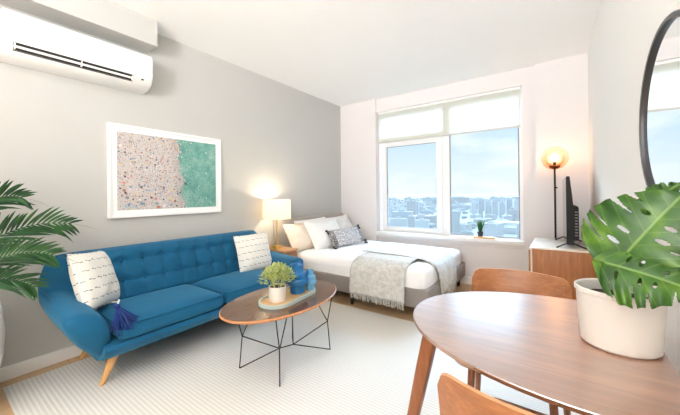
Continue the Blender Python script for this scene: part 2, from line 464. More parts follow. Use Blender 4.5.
for (tx, ty, bx, by, bz) in ((-2.17, .70, -2.18, .63, .012), (-2.55, .72, -2.672, .655, 0), (-2.17, 2*SY-.70, -2.18, 2*SY-.63, .012), (-2.55, 2*SY-.72, -2.672, 2*SY-.655, 0)):
    bm = BM(); tube(bm, [sw(tx, ty, .185), sw(tx+(bx-tx)*.5, ty+(by-ty)*.5, (.185+bz)/2), sw(bx, by, bz)], .027, 14, .015)
    for v in bm.verts:
        if v.co.z < bz+.02: v.co.z = bz
    obj('leg', bm, M_lleg, sofa, label='tapered light wood leg')

# sofa pillows
def dash_mat():
    m = NT('dash_pattern_cotton'); tc = m.add('ShaderNodeTexCoord'); sp = m.add('ShaderNodeSeparateXYZ'); m.link(tc.outputs['Object'], sp.inputs[0])
    v = m.coords('Object')
    wob = m.math('MULTIPLY', m.math('SUBTRACT', m.noise(v, 30, 2), .5), .014)
    fy = m.math('FRACT', m.math('ADD', m.math('MULTIPLY', m.math('ADD', sp.outputs[1], wob), 17), .5))
    row = m.math('LESS_THAN', m.math('ABSOLUTE', m.math('SUBTRACT', fy, .5)), .08)
    fx = m.math('FRACT', m.math('ADD', m.math('MULTIPLY', sp.outputs[0], 21), m.math('MULTIPLY', m.math('FLOOR', m.math('MULTIPLY', sp.outputs[1], 17)), .37)))
    seg = m.math('LESS_THAN', fx, .32)
    k = m.math('MULTIPLY', row, seg)
    f = m.noise(v, 300, 2)
    basec = m.mix(f, lin((226, 222, 212)), lin((244, 241, 234)))
    m.set(m.mix(k, basec, lin((104, 108, 118))), .9, 0, .2, .1); m.bump(f, .2, .002); return m.m
M_dash = dash_mat()
lp = obj('throw_pillow', pillow_bm(.375, .375, .15, .05, seed=1), M_dash)
orient(lp, (-2.42, .672, .585), (.62, .70, .32), roll=-.12)
tag(lp, 'white dash-patterned throw pillow with a blue tassel on the left arm of the sofa', 'pillow', 'dash-patterned sofa pillows')
rp = obj('throw_pillow', pillow_bm(.37, .365, .13, .05, seed=2), M_dash)
orient(rp, (-2.385, 1.905, .562), (.93, -.12, .30), roll=.02)
tag(rp, 'white dash-patterned throw pillow leaning on the sofa back beside the lamp', 'pillow', 'dash-patterned sofa pillows')
def tassel_bm(L, r, n=34, seed=3, spread=.6):
    rd = random.Random(seed); bm = BM()
    for i in range(n):
        a = rd.random()*2*PI; q = rd.random()**.5*spread
        p = [Vector((0, 0, 0))]
        for s in (.25, .5, .75, 1):
            l = L*s*(.8+.2*rd.random())
            p.append(Vector((math.cos(a)*q*L*.55*s+rd.gauss(0, .002), math.sin(a)*q*L*.55*s+rd.gauss(0, .002), -l)))
        tube(bm, p, r, 5)
    bmesh.ops.create_uvsphere(bm, u_segments=10, v_segments=8, radius=r*4)
    return bm
M_tassel = fabric('blue_yarn', (36, 66, 138), (14, 28, 84), 200)
def child_world(o, parent, loc, rot=None):
    o.parent = parent
    bpy.context.view_layer.update()
    m = Matrix.Translation(loc) @ (rot if rot else Matrix())
    o.matrix_parent_inverse = Matrix()
    o.matrix_local = parent.matrix_world.inverted() @ m
bpy.context.view_layer.update()
tl = obj('tassel', tassel_bm(.145, .004, 60, 3, .95), M_tassel, label='blue yarn tassel hanging over the sofa arm')
child_world(tl, lp, (-2.03, .66, .492), Matrix.Rotation(.32, 4, 'X') @ Matrix.Rotation(.0, 4, 'Y'))
bm = BM(); tube(bm, [(-2.30, .72, .445), (-2.2, .725, .468), (-2.12, .70, .50), (-2.03, .662, .494)], .005, 6)
co = obj('cord', bm, M_dash); child_world(co, lp, (0, 0, 0))

# ------------------------------------------------------------------ rug
def rug_mat():
    m = NT('striped_wool_rug'); v = m.coords('Object')
    w = m.add('ShaderNodeTexWave', wave_type='BANDS', bands_direction='Y'); m.link(v, w.inputs['Vector'])
    w.inputs['Scale'].default_value = 15.5; w.inputs['Distortion'].default_value = .5; w.inputs['Detail'].default_value = 2; w.inputs['Detail Scale'].default_value = 6
    f = m.noise(m.coords('Object', (60, 200, 60)), 1.5, 2)
    k = m.math('MULTIPLY', w.outputs['Fac'], m.math('ADD', m.math('MULTIPLY', f, .8), .5))
    m.set(m.ramp(k, [(.1, lin((217, 213, 206))), (.8, lin((230, 227, 221)))]), .95, 0, .1)
    m.bump(m.math('ADD', w.outputs['Fac'], m.math('MULTIPLY', f, .5)), .2, .006); return m.m
rug = obj('area_rug', box(BM(), -2.63, .21, .29, 2.475, .0, .012, .004), rug_mat())
tag(rug, 'large cream ribbed area rug under the coffee table and dining table', 'rug')

# ------------------------------------------------------------------ coffee table
M_ctop = wood('dark_walnut_gloss', (124, 84, 54), (76, 52, 38), (14, 1.6, 14), .12, .25)
M_ctedge = wood('copper_wood_edge', (214, 152, 104), (188, 122, 78), (30, 30, 30), .35)
M_wire = plain('bronze_wire', (58, 52, 46), .4, .6)
CTX, CTY, CTZ = -1.497, 1.442, .012
ct = thing('coffee_table', 'oval dark walnut coffee table on a wire base in front of the sofa', 'table', (CTX, CTY, CTZ))
zt = .425-CTZ
obj('tabletop', prism(BM(), ellipse(0, 0, .272, .441, 72, -.03), zt-.012, zt, .002), M_ctop, ct)
bm = BM(); E1 = ellipse(0, 0, .279, .448, 72, -.03); E2 = ellipse(0, 0, .2735, .4425, 72, -.03)
loft(bm, [[(x, y, zt-.004) for x, y in E1], [(x, y, zt-.001) for x, y in E2], [(x, y, zt-.013) for x, y in E2], [(x*.965, y*.975, zt-.022) for x, y in E2], [(x, y, zt-.010) for x, y in E1]], wrap=True)
obj('edge_band', bm, M_ctedge, ct, label='copper-toned wooden edge')
fx, fy = .018, 0
corners = [(-.17+.02, -.25), (.18+.02, -.235), (.165+.02, .26), (-.165+.02, .22)]
nodes = [Vector((-.005, -.045, .085)), Vector((.035, .045, .085))]
bm = BM(); tube(bm, nodes, .0038, 8)
mid = obj('base_link', bm, M_wire, ct)
for k, (cx, cy) in enumerate(corners):
    F_ = Vector((cx, cy, .004)); K = Vector((cx*.93+.002, cy*.95, .205)); N = nodes[0] if k in (0, 1) else nodes[1]
    T1 = Vector((cx*1.02, cy*1.12, zt-.02)); T2 = Vector((cx*.40, cy*.78, zt-.02)) if k in (0, 2) else Vector((cx*.9, cy*.62, zt-.02))
    bm = BM()
    for a, b in ((F_, K), (K, T1), (K, T2), (K, N), (F_, N)): tube(bm, [a, b], .0038, 8)
    obj('wire_leg', bm, M_wire, ct)

# tray, potted plant, vases
TZ = .425
M_tin = wood('tray_wood', (226, 186, 136), (206, 160, 108), (3, 24, 24), .45)
M_trim_teal = plain('tray_rim', (196, 214, 208), .4)
tr = thing('serving_tray', 'long oval wooden tray with a pale teal rim on the coffee table', 'tray', (-1.468, 1.455, TZ), rot=(0, 0, .10))
def stadium(a, b, n=16):
    L = b-a
    return [(a*math.cos(t), L+a*math.sin(t)) for t in [PI*k/n for k in range(n+1)]]+[(-a*math.cos(t), -L-a*math.sin(t)) for t in [PI*k/n for k in range(n+1)]]
S1, S2 = stadium(.112, .232), stadium(.104, .224)
obj('tray_bottom', prism(BM(), S2, .001, .009), M_tin, tr)
bm = BM(); loft(bm, [[(x, y, .0) for x, y in S1], [(x, y, .022) for x, y in S1], [(x, y, .022) for x, y in S2], [(x, y, .0) for x, y in S2]], wrap=True)
obj('tray_rim', bm, M_trim_teal, tr, label='pale teal rim')
M_ceramic = plain('white_ceramic', (240, 238, 234), .35, amt=.01)
def leaf(bm, base, d, L, W, droop=.2, up=Vector((0, 0, 1)), n=4, fold=.25):
    d = d.normalized(); s = d.cross(up)
    if s.length < .05: s = d.cross(Vector((1, 0, 0)))
    s.normalize(); nn = s.cross(d)
    prev = None
    for i in range(n+1):
        t = i/n; c = base+d*L*t-Vector((0, 0, 1))*droop*L*t*t
        w = W*math.sin(PI*min(1, .08+t*.92))**.8*.5 if i < n else 0
        if i == n: row = [bm.verts.new(c)]
        else: row = [bm.verts.new(c-s*w+nn*w*fold), bm.verts.new(c), bm.verts.new(c+s*w+nn*w*fold)]
        if prev:
            if len(row) == 3:
                bm.faces.new((prev[0], prev[1], row[1], row[0])); bm.faces.new((prev[1], prev[2], row[2], row[1]))
            else:
                bm.faces.new((prev[0], prev[1], row[0])); bm.faces.new((prev[1], prev[2], row[0]))
        prev = row
def leafmat(name, c1, c2, nscale=8, rough=.5, trans=.25, spec=.4):
    m = NT(name); v = m.coords()
    f = m.noise(v, nscale, 3)
    c = m.ramp(f, [(.35, lin(c2)), (.65, lin(c1))])
    m.set(c, rough, 0, spec)
    t = m.add('ShaderNodeBsdfTranslucent'); m.link(c, t.inputs[0])
    mx = m.add('ShaderNodeMixShader'); mx.inputs[0].default_value = trans
    m.link(m.b.outputs[0], mx.inputs[1]); m.link(t.outputs[0], mx.inputs[2]); m.link(mx.outputs[0], m.out.inputs[0])
    return m.m
pl = thing('potted_plant', 'small yellow-green leafy plant in a white cylinder pot on the tray', 'plant', (-1.465, 1.352, TZ+.009))
bm = BM(); lathe(bm, [(.001, 0), (.050, 0), (.053, .004), (.056, .095), (.0545, .097), (.052, .095), (.050, .01), (.001, .01)], 36)
obj('pot', bm, M_ceramic, pl)
obj('soil', lathe(BM(), [(.001, .086), (.0515, .086), (.0515, .07), (.001, .07)], 24), plain('soil', (70, 52, 40), .95), pl)
bm = BM(); rd = random.Random(5)
for i in range(520):
    a = rd.random()*2*PI; el = rd.random(); r = .03+.07*rd.random()**.5
    d = Vector((math.cos(a)*math.cos(el*1.5), math.sin(a)*math.cos(el*1.5), math.sin(el*1.5)+.12))
    b = Vector((0, 0, .112))+Vector((d.x*r*1.0, d.y*r*1.05, d.z*r))
    leaf(bm, b, d+Vector((rd.gauss(0, .4), rd.gauss(0, .4), rd.random()*.7)), .024+.016*rd.random(), .017, .15, n=3)
for i in range(26):
    a = rd.random()*2*PI; r = .02+.06*rd.random()
    tube(bm, [(math.cos(a)*.02, math.sin(a)*.02, .08), (math.cos(a)*r*.7, math.sin(a)*r*.7, .12), (math.cos(a)*r, math.sin(a)*r, .16)], .0012, 4)
obj('foliage', bm, leafmat('pale_green_leaf', (244, 244, 190), (158, 182, 96), 40, .55, .35), pl)
M_vase = plain('blue_glaze', (34, 112, 172), .3, 0, .5, 12, .06)
M_vase2 = plain('light_blue_glaze', (104, 168, 208), .25, 0, .5, 12, .05)
def vase(name, x, y, s, sz, m, label):
    t = thing(name, label, 'vase', (x, y, TZ+.009), 'blue vases on the tray')
    pr_ = [(.001, 0), (.048, 0), (.052, .004), (.053, .04), (.057, .056), (.072, .064), (.075, .07), (.076, .095), (.073, .101), (.062, .106), (.065, .112), (.0655, .138), (.062, .144), (.046, .148), (.042, .154), (.043, .186), (.047, .196), (.044, .197), (.039, .188), (.037, .150), (.036, .02), (.001, .015)]
    obj('body', lathe(BM(), [(r*s, z*sz) for r, z in pr_], 48), m, t); return t
vase('ceramic_vase', -1.472, 1.545, 1.0, 1.0, M_vase, 'tall tiered blue ceramic vase beside the small plant on the tray')
vase('ceramic_vase', -1.440, 1.640, .60, .70, M_vase2, 'small light blue vase half hidden behind the tall blue vase')

# ------------------------------------------------------------------ bed
M_bedgrey = fabric('grey_upholstery', (150, 141, 135), (126, 118, 112), 300)
M_head = fabric('headboard_grey', (190, 184, 178), (170, 164, 158), 300)
M_sheet = fabric('white_cotton', (244, 243, 242), (236, 235, 234), 60, .08, mott=3)
BX, BY = -1.80, 3.16
bed = thing('bed', 'double bed with grey upholstered base and headboard under the window', 'bed', (BX, BY, 0))
def bw(x0, x1, y0, y1, *r): return (x0-BX, x1-BX, y0-BY, y1-BY)+r
obj('headboard', box(BM(), *bw(-2.742, -2.665, 2.475, 3.845, .10, .825), .02, 3), M_head, bed)
bm = BM(); box(bm, *bw(-2.66, -.885, 2.50, 3.82, .12, .288), .018, 3); obj('bed_frame', bm, M_bedgrey, bed)
bm = BM(); box(bm, *bw(-2.655, -.91, 2.515, 3.79, .27, .455))
bmesh.ops.subdivide_edges(bm, edges=bm.edges[:], cuts=30, use_grid_fill=True)
hx, hy, hz = .8725, .6375, .0925; cx, cy, cz = -2.655+hx-BX, 2.515+hy-BY, .3625; R = .075
for v in bm.verts:
    d = v.co-Vector((cx, cy, cz))
    core = Vector((max(-hx+R, min(hx-R, d.x)), max(-hy+R, min(hy-R, d.y)), max(-hz+R if d.z > 0 else -hz, min(hz-R, d.z))))
    e = d-core
    if e.length > 1e-6: d = core+e.normalized()*min(R, max(e.length, R*.98))
    w = noise.noise(Vector((d.x*3.2, d.y*3.2, 1.7)))*.010+noise.noise(Vector((d.x*8, d.y*5, 4)))*.004
    if d.z > 0: d.z += w+.012*(1-(d.x/hx)**2)*(1-(d.y/hy)**2)
    else: d += Vector((d.x/hx, d.y/hy, 0))*w*.6
    v.co = Vector((cx, cy, cz))+d
obj('duvet', bm, M_sheet, bed, label='white duvet covering the mattress')
M_bleg = plain('black_bed_leg', (44, 36, 32), .5)
for x, y in ((-.955, 3.765), (-.955, 2.56), (-1.69, 2.56), (-1.69, 3.76), (-2.58, 2.56), (-2.58, 3.76)):
    bm = BM(); lathe(bm, [(.001, 0), (.017, 0), (.024, .125), (.001, .125)], 4); obj('leg', bm, M_bleg, bed, (x-BX, y-BY, 0), smooth=False, label='short black leg')
def pillow(w, h, t, m, loc, nrm, roll, label, seed, pinch=.05, group='bed pillows', name='bed_pillow'):
    o = obj(name, pillow_bm(w, h, t, pinch, seed=seed, wr=.011), m); orient(o, loc, nrm, roll=roll)
    return tag(o, label, 'pillow', group)
M_cream = fabric('cream_cotton', (236, 222, 206), (226, 208, 190), 60, .08, mott=3)
pillow(.50, .36, .15, M_cream, (-2.50, 2.735, .615), (.86, -.06, .50), .02, 'cream bed pillow at the lamp side of the headboard', 11)
pillow(.60, .38, .15, M_sheet, (-2.555, 3.02, .625), (.90, -.05, .42), .03, 'white bed pillow mostly hidden behind the big front white pillow', 12)
pillow(.54, .40, .15, M_sheet, (-2.36, 3.00, .625), (.78, -.16, .55), .04, 'large white bed pillow in front of the others behind the grey lumbar cushion', 13)
pillow(.56, .38, .15, M_sheet, (-2.50, 3.51, .635), (.84, -.10, .52), .05, 'white bed pillow nearest the window corner of the headboard', 14)
def lumbar_mat():
    m = NT('grey_marled_weave'); v = m.coords('Object'); sp = m.add('ShaderNodeSeparateXYZ')
    tc = m.add('ShaderNodeTexCoord'); m.link(tc.outputs['Object'], sp.inputs[0])
    f = m.noise(m.coords('Object', (1, 1.6, 1)), 55, 4, .7); e = m.math('ABSOLUTE', sp.outputs[0])
    endm = m.math('MULTIPLY', m.math('GREATER_THAN', e, .2), .12)
    m.set(m.ramp(m.math('SUBTRACT', f, endm), [(.3, lin((92, 88, 88))), (.46, lin((168, 166, 168))), (.6, lin((226, 224, 224)))]), .95, 0, .1); m.bump(f, .4, .004); return m.m
lb = pillow(.56, .235, .12, lumbar_mat(), (-2.18, 3.19, .578), (.80, -.20, .55), .06, 'grey marled lumbar cushion with dark corner tassels in front of the bed pillows', 15, .03, None, 'lumbar_cushion')
bpy.context.view_layer.update()
M_dt = fabric('charcoal_yarn', (74, 70, 74), (44, 42, 46), 200)
for sx_, sy_ in ((-1, 1), (-1, -1), (1, -1), (1, 1)):
    t_ = obj('tassel', tassel_bm(.05, .004, 22, 8, .9), M_dt, label='dark yarn tassel')
    p = lb.matrix_world @ Vector((sx_*.275, sy_*.112, 0))
    child_world(t_, lb, p+Vector((0.008, -.004 if sx_ < 0 else .004, .006)), Matrix.Rotation(-.5*sx_, 4, 'X') @ Matrix.Rotation(-.5, 4, 'Y'))

# throw blanket: lies along the foot of the bed, one end over the near side, the other over the foot
def throw_mat():
    m = NT('woven_throw'); v = m.coords('Object'); f = m.noise(v, 160, 3, .7); g = m.noise(v, 28, 3)
    m.set(m.ramp(m.math('ADD', m.math('MULTIPLY', f, .6), m.math('MULTIPLY', g, .4)), [(.36, lin((176, 173, 166))), (.6, lin((218, 216, 210)))]), .95, 0, .1, .1)
    m.bump(f, .5, .004); return m.m
M_throw = throw_mat()
TBX, TBY, TBZ = -1.4, 2.9, .45
def path_interp(P, n):
    P = [Vector(p) for p in P]; L = [0]
    for a, b in zip(P, P[1:]): L.append(L[-1]+(b-a).length)
    out = []
    for i in range(n+1):
        s = L[-1]*i/n
        for k in range(len(P)-1):
            if s <= L[k+1]+1e-9:
                out.append(P[k].lerp(P[k+1], (s-L[k])/(L[k+1]-L[k]))); break
    return out
def cloth(path, w0, w1, axis, n=46, m=26, wave=.006, seed=0, freq=9, taper=0):
    """path: 2-D (h, z) points; spans w0..w1 on the other axis"""
    bm = BM(); P = path_interp(path, n); V = []
    for i, p in enumerate(P):
        row = []
        hang = max(0, min(1, (.44-p.y)/.25))
        for j in range(m+1):
            w = w0+(w1-w0)*j/m+taper*hang*(j/m-.5)
            k = wave*hang*math.sin(j/m*freq+seed)+noise.noise(Vector((w*7, p.x*7, seed)))*.004
            wz = noise.noise(Vector((w*9, p.x*9, seed+5)))*.003*(1-hang)
            if axis == 'x': row.append(bm.verts.new((p.x+k-TBX, w-TBY, p.y+wz-TBZ)))      # path runs in x
            else: row.append(bm.verts.new((w-TBX, p.x-k-TBY, p.y+wz-TBZ)))
        V.append(row)
    for i in range(n):
        for j in range(m): bm.faces.new((V[i][j], V[i+1][j], V[i+1][j+1], V[i][j+1]))
    return bm
side = [(2.85, .490), (2.75, .490), (2.62, .480), (2.545, .452), (2.495, .42), (2.474, .375), (2.466, .30), (2.462, .2), (2.462, .158)]
foot = [(-1.70, .502), (-1.3, .500), (-1.05, .490), (-.96, .470), (-.905, .43), (-.878, .37), (-.870, .30), (-.866, .20), (-.866, .185)]
tb = solidify(obj('throw_blanket', cloth(side, -1.645, -1.08, 'y', wave=.005, seed=2), M_throw, None, (TBX, TBY, TBZ)), .008)
tag(tb, 'pale grey woven throw blanket with fringe draped over the corner of the bed', 'blanket')
solidify(obj('foot_panel', cloth(foot, 2.79, 3.36, 'x', wave=.008, seed=4, freq=16, taper=-.10), M_throw, tb), .008)
def fringe(axis, w0, w1, pos, z, L, n=44, seed=1):
    rd = random.Random(seed); bm = BM()
    for i in range(n):
        w = w0+(w1-w0)*(i+.5)/n+rd.gauss(0, .002); k = rd.gauss(0, .004)
        a = (w, pos, z); q = (w+rd.gauss(0, .006), pos+k, z-L*.5); e = (w+rd.gauss(0, .008), pos+k*1.5, z-L*(.8+.3*rd.random()))
        P = [a, q, e]
        if axis == 'x': P = [(y, x, zz) for x, y, zz in P]
        tube(bm, [(x-TBX, y-TBY, zz-TBZ) for x, y, zz in P], .0042, 5, .003)
    return bm
obj('fringe', fringe('y', -1.645, -1.08, 2.462, .162, .062, 60, 1), M_throw, tb)
obj('fringe', fringe('x', 2.85, 3.30, -.866, .19, .085, 44, 2), M_throw, tb)

# ------------------------------------------------------------------ night table and lamp
M_walnut = wood('walnut', (176, 118, 76), (132, 82, 50), (3, 26, 26), .42)
nt = thing('night_table', 'small walnut night table between the sofa and the bed', 'table', (-2.535, 2.36, 0))
obj('tabletop', box(BM(), -.205, .205, -.105, .105, .498, .52, .004), wood('light_walnut_top', (206, 160, 116), (176, 126, 84), (3, 26, 26), .4), nt)
obj('drawer', box(BM(), -.19, .19, -.095, .095, .385, .4975, .004), M_walnut, nt)
for sx_ in (-1, 1):
    for sy_ in (-1, 1):
        bm = BM(); tube(bm, [(sx_*.172, sy_*.078, .39), (sx_*.19, sy_*.085, .012 if sx_ > 0 else 0)], .014, 10, .010); obj('leg', bm, M_walnut, nt)
M_brass = plain('pale_brass', (222, 190, 132), .3, .8)
def shade_mat():
    m = NT('lamp_shade_linen'); m.n.remove(m.b)
    d = m.add('ShaderNodeBsdfDiffuse'); t = m.add('ShaderNodeBsdfTranslucent'); v = m.coords(); f = m.noise(v, 250, 2)
    c = m.mix(f, lin((250, 240, 220)), lin((255, 250, 238))); m.link(c, d.inputs[0]); m.link(c, t.inputs[0])
    a = m.add('ShaderNodeMixShader'); a.inputs[0].default_value = .5; m.link(d.outputs[0], a.inputs[1]); m.link(t.outputs[0], a.inputs[2])
    m.link(a.outputs[0], m.out.inputs[0]); return m.m
def glow(name, c, st):
    m = NT(name); m.n.remove(m.b); e = m.add('ShaderNodeEmission'); e.inputs[0].default_value = c; e.inputs[1].default_value = st
    m.link(e.outputs[0], m.out.inputs[0]); return m.m
tl_ = thing('table_lamp', 'brass table lamp with a glowing white drum shade on the night table', 'lamp', (-2.575, 2.378, .52))
obj('base', box(BM(), -.045, .045, -.055, .055, 0, .02, .005), M_brass, tl_)
bm = BM(); tube(bm, [(0, 0, .018), (0, 0, .40)], .012, 14); obj('stem', bm, M_brass, tl_)
bm = BM(); seg = 48
loft(bm, [[(r*math.cos(2*PI*k/seg), r*math.sin(2*PI*k/seg), z) for k in range(seg)] for r, z in ((.158, .325), (.152, .54), (.150, .54), (.156, .325))], wrap=True)
obj('lamp_shade', bm, shade_mat(), tl_)
bm = BM(); bmesh.ops.create_uvsphere(bm, u_segments=16, v_segments=10, radius=.028); obj('bulb', bm, glow('warm_bulb', (1, .86, .66, 1), 12), tl_, (0, 0, .43))
bm = BM()
for k in range(3): a = 2*PI*k/3; tube(bm, [(0, 0, .395), (.152*math.cos(a), .152*math.sin(a), .50)], .002, 6)
obj('shade_spider', bm, M_brass, tl_)
gb = obj('trinket_box', box(box(BM(), -.028, .028, -.022, .022, 0, .034, .004), -.03, .03, -.024, .024, .034, .042, .003), plain('golden_box', (226, 184, 84), .35, .3), None, (-2.50, 2.292, .52))
tag(gb, 'small golden box beside the lamp base on the night table', 'box')

# ------------------------------------------------------------------ console, TV, floor lamp
M_cons = wood('console_oak_veneer', (172, 110, 60), (140, 82, 40), (26, 26, 2.5), .45)
M_constop = plain('console_top_lacquer', (224, 210, 192), .3, 0, .5, 5, .03)
CX0, CX1, CY0, CY1 = -.176, .262, 3.03, 3.70
cn = thing('media_console', 'oak media console with a pale top against the right wall', 'cabinet', (.043, 3.365, 0))
obj('carcass', box(BM(), CX0-.043+.012, CX1-.043, CY0-3.365, CY1-3.365, .10, .635, .003), M_cons, cn)
obj('top', box(BM(), CX0-.043, CX1-.043, CY0-3.365-.003, CY1-3.365+.003, .635, .65, .003), M_constop, cn, label='pale lacquered top')
obj('corner_edge', box(BM(), CX0-.043, CX0-.043+.0115, CY0-3.365-.002, CY1-3.365+.002, .10, .6345), M_constop, cn, label='pale front edge')
for s in (-1, 1):
    d_ = obj('door', box(BM(), CX0-.043-.014, CX0-.043-.0005, .003 if s > 0 else -.325, .325 if s > 0 else -.003, .115, .625, .002), M_cons, cn)
    obj('handle', box(BM(), CX0-.043-.024, CX0-.043-.014, s*.03-.005, s*.03+.005, .32, .42, .002), M_black, d_)
for sx_ in (-1, 1):
    for sy_ in (-1, 1):
        bm = BM(); tube(bm, [(sx_*.17, sy_*.28, .105), (sx_*.185, sy_*.30, 0)], .018, 10, .013); obj('leg', bm, M_cons, cn)
M_tv = plain('tv_plastic', (34, 33, 32), .6, 0, .2)
M_scr = plain('tv_screen', (30, 32, 36), .06, 0, .6)
tv = thing('television', 'black flat-screen television seen edge-on on the console', 'television', (.085, 3.39, .65), rot=(0, 0, math.radians(1.2)))
pr_ = [(-.016, 0), (-.016, .555), (-.010, .562), (.006, .56), (.02, .42), (.03, .30), (.03, 0)]
bm = BM(); loft(bm, [[(x, y, z+.03) for x, z in pr_] for y in (-.31, .31)]); obj('chassis', bm, M_tv, tv, smooth=False)
obj('screen', box(BM(), -.0185, -.0155, -.305, .305, .042, .585, .001), M_scr, tv, smooth=False)
bm = BM(); loft(bm, [[(.028, y, .06), (.062, y, .065), (.066, y, .08), (.066, y, .33), (.058, y, .345), (.02, y, .345)] for y in (-.26, .26)]); obj('rear_housing', bm, M_tv, tv, smooth=False)
bm = BM()
for k in range(9): box(bm, .04, .058, -.2635, -.2595, .10+k*.024, .110+k*.024)
obj('port_panel', bm, plain('tv_ports', (140, 140, 142), .5), tv)
for yy in (-.24, .24):
    bm = BM(); tube(bm, [(-.085, yy-.06, .004), (-.03, yy-.01, .026), (.01, yy, .045), (.05, yy-.01, .028), (.115, yy-.05, .004)], .0055, 8); obj('foot', bm, M_tv, tv)
fl = thing('floor_lamp', 'thin dark floor lamp with an amber glass globe in the corner behind the console', 'lamp', (.0, 3.80, 0))
M_dkmetal = plain('dark_bronze', (48, 40, 36), .4, .7)
obj('base', lathe(BM(), [(.001, 0), (.085, 0), (.088, .006), (.08, .016), (.015, .022), (.001, .022)], 32), M_dkmetal, fl)
bm = BM(); tube(bm, [(0, 0, .018), (0, 0, 1.36)], .009, 12); obj('pole', bm, M_dkmetal, fl)
obj('switch', box(BM(), -.01, .022, -.008, .008, 1.15, 1.165, .003), M_dkmetal, fl)
def amber():
    m = NT('amber_glass'); m.n.remove(m.b)
    tc_ = m.add('ShaderNodeTexCoord'); sp2 = m.add('ShaderNodeSeparateXYZ'); m.link(tc_.outputs['Object'], sp2.inputs[0])
    grad = m.ramp(m.math('ADD', m.math('MULTIPLY', sp2.outputs[2], 4.2), .5), [(0, (.62, .36, .22, 1)), (.35, (.90, .68, .55, 1)), (.75, (.98, .88, .82, 1))])
    t = m.add('ShaderNodeBsdfTransparent'); m.link(grad, t.inputs[0])
    g = m.add('ShaderNodeBsdfGlossy'); g.inputs['Roughness'].default_value = .04; g.inputs[0].default_value = (1, .93, .88, 1)
    f = m.add('ShaderNodeFresnel'); f.inputs[0].default_value = 1.3; mx = m.add('ShaderNodeMixShader')
    m.link(f.outputs[0], mx.inputs[0]); m.link(t.outputs[0], mx.inputs[1]); m.link(g.outputs[0], mx.inputs[2]); m.link(mx.outputs[0], m.out.inputs[0]); return m.m
GZ = 1.462
bm = BM(); lathe(bm, [(.118*math.sin(PI*k/24), -.118*math.cos(PI*k/24)) for k in range(1, 25)], 40)
obj('globe', bm, amber(), fl, (0, 0, GZ), label='amber glass globe')
bm = BM(); lathe(bm, [(.001, -.110), (.022, -.112), (.044, -.098), (.05, -.080), (.046, -.078), (.040, -.094), (.022, -.104), (.001, -.10)], 32)
obj('socket_cup', bm, plain('copper_cup', (150, 92, 56), .35, .8), fl, (0, 0, GZ))
bm = BM(); lathe(bm, [(.001, -.1), (.014, -.095), (.014, -.04), (.001, -.04)], 16); obj('socket', bm, M_dkmetal, fl, (0, 0, GZ))
bm = BM(); bmesh.ops.create_uvsphere(bm, u_segments=16, v_segments=12, radius=.03); obj('bulb', bm, glow('amber_bulb', (1, .74, .46, 1), 12), fl, (0, 0, GZ-.008))

# ------------------------------------------------------------------ sill plant
sp_ = thing('wooden_tray', 'small light wood tray on the window sill', 'tray', (-.69, 3.925, .572))
bm = BM(); prism(bm, rrect(-.125, .125, -.035, .035, .012), 0, .016, .003); prism(bm, rrect(-.118, .118, -.028, .028, .01), .016, .02); obj('board', bm, wood('sill_tray_wood', (230, 190, 140), (212, 166, 112), (3, 24, 24), .5), sp_)
pp = thing('potted_succulent', 'small spiky green succulent in a dark pot on the sill tray', 'plant', (-.735, 3.925, .592))
obj('pot', lathe(BM(), [(.001, 0), (.026, 0), (.035, .055), (.033, .056), (.03, .045), (.001, .045)], 24), plain('dark_pot', (62, 66, 68), .5), pp)
bm = BM(); rd = random.Random(9)
for i in range(46):
    a = rd.random()*2*PI; t = rd.random()
    leaf(bm, Vector((math.cos(a)*.015*t, math.sin(a)*.015*t, .045)), Vector((math.cos(a)*.5*t, math.sin(a)*.5*t, 1)), .10+.075*rd.random(), .016, .05, n=4)
obj('leaves', bm, leafmat('succulent_green', (72, 130, 62), (34, 84, 42), 20), pp)

# ------------------------------------------------------------------ mirror
mr = thing('wall_mirror', 'round wall mirror with a dark metal rim on the right wall', 'mirror', (XR-.008, 1.155, 1.313), rot=(0, 0, math.radians(1.5)))
MR = .252
bm = BM(); seg = 96
def ringY(bm, pr_): return loft(bm, [[(x, r*math.cos(2*PI*k/seg), r*math.sin(2*PI*k/seg)) for k in range(seg)] for r, x in pr_], wrap=True)
ringY(bm, [(MR, -.001), (MR, -.032), (MR-.003, -.035), (MR-.013, -.035), (MR-.015, -.032), (MR-.015, -.001)])
obj('rim', bm, plain('gunmetal', (78, 78, 80), .35, .75), mr)
bm = BM(); loft(bm, [[(x, (MR-.0145)*math.cos(2*PI*k/seg), (MR-.0145)*math.sin(2*PI*k/seg)) for k in range(seg)] for x in (-.002, -.026)])
mm = NT('mirror_silver'); mm.set((.96, .97, .97, 1), .0, 1)
obj('mirror_glass', bm, mm.m, mr, smooth=False)

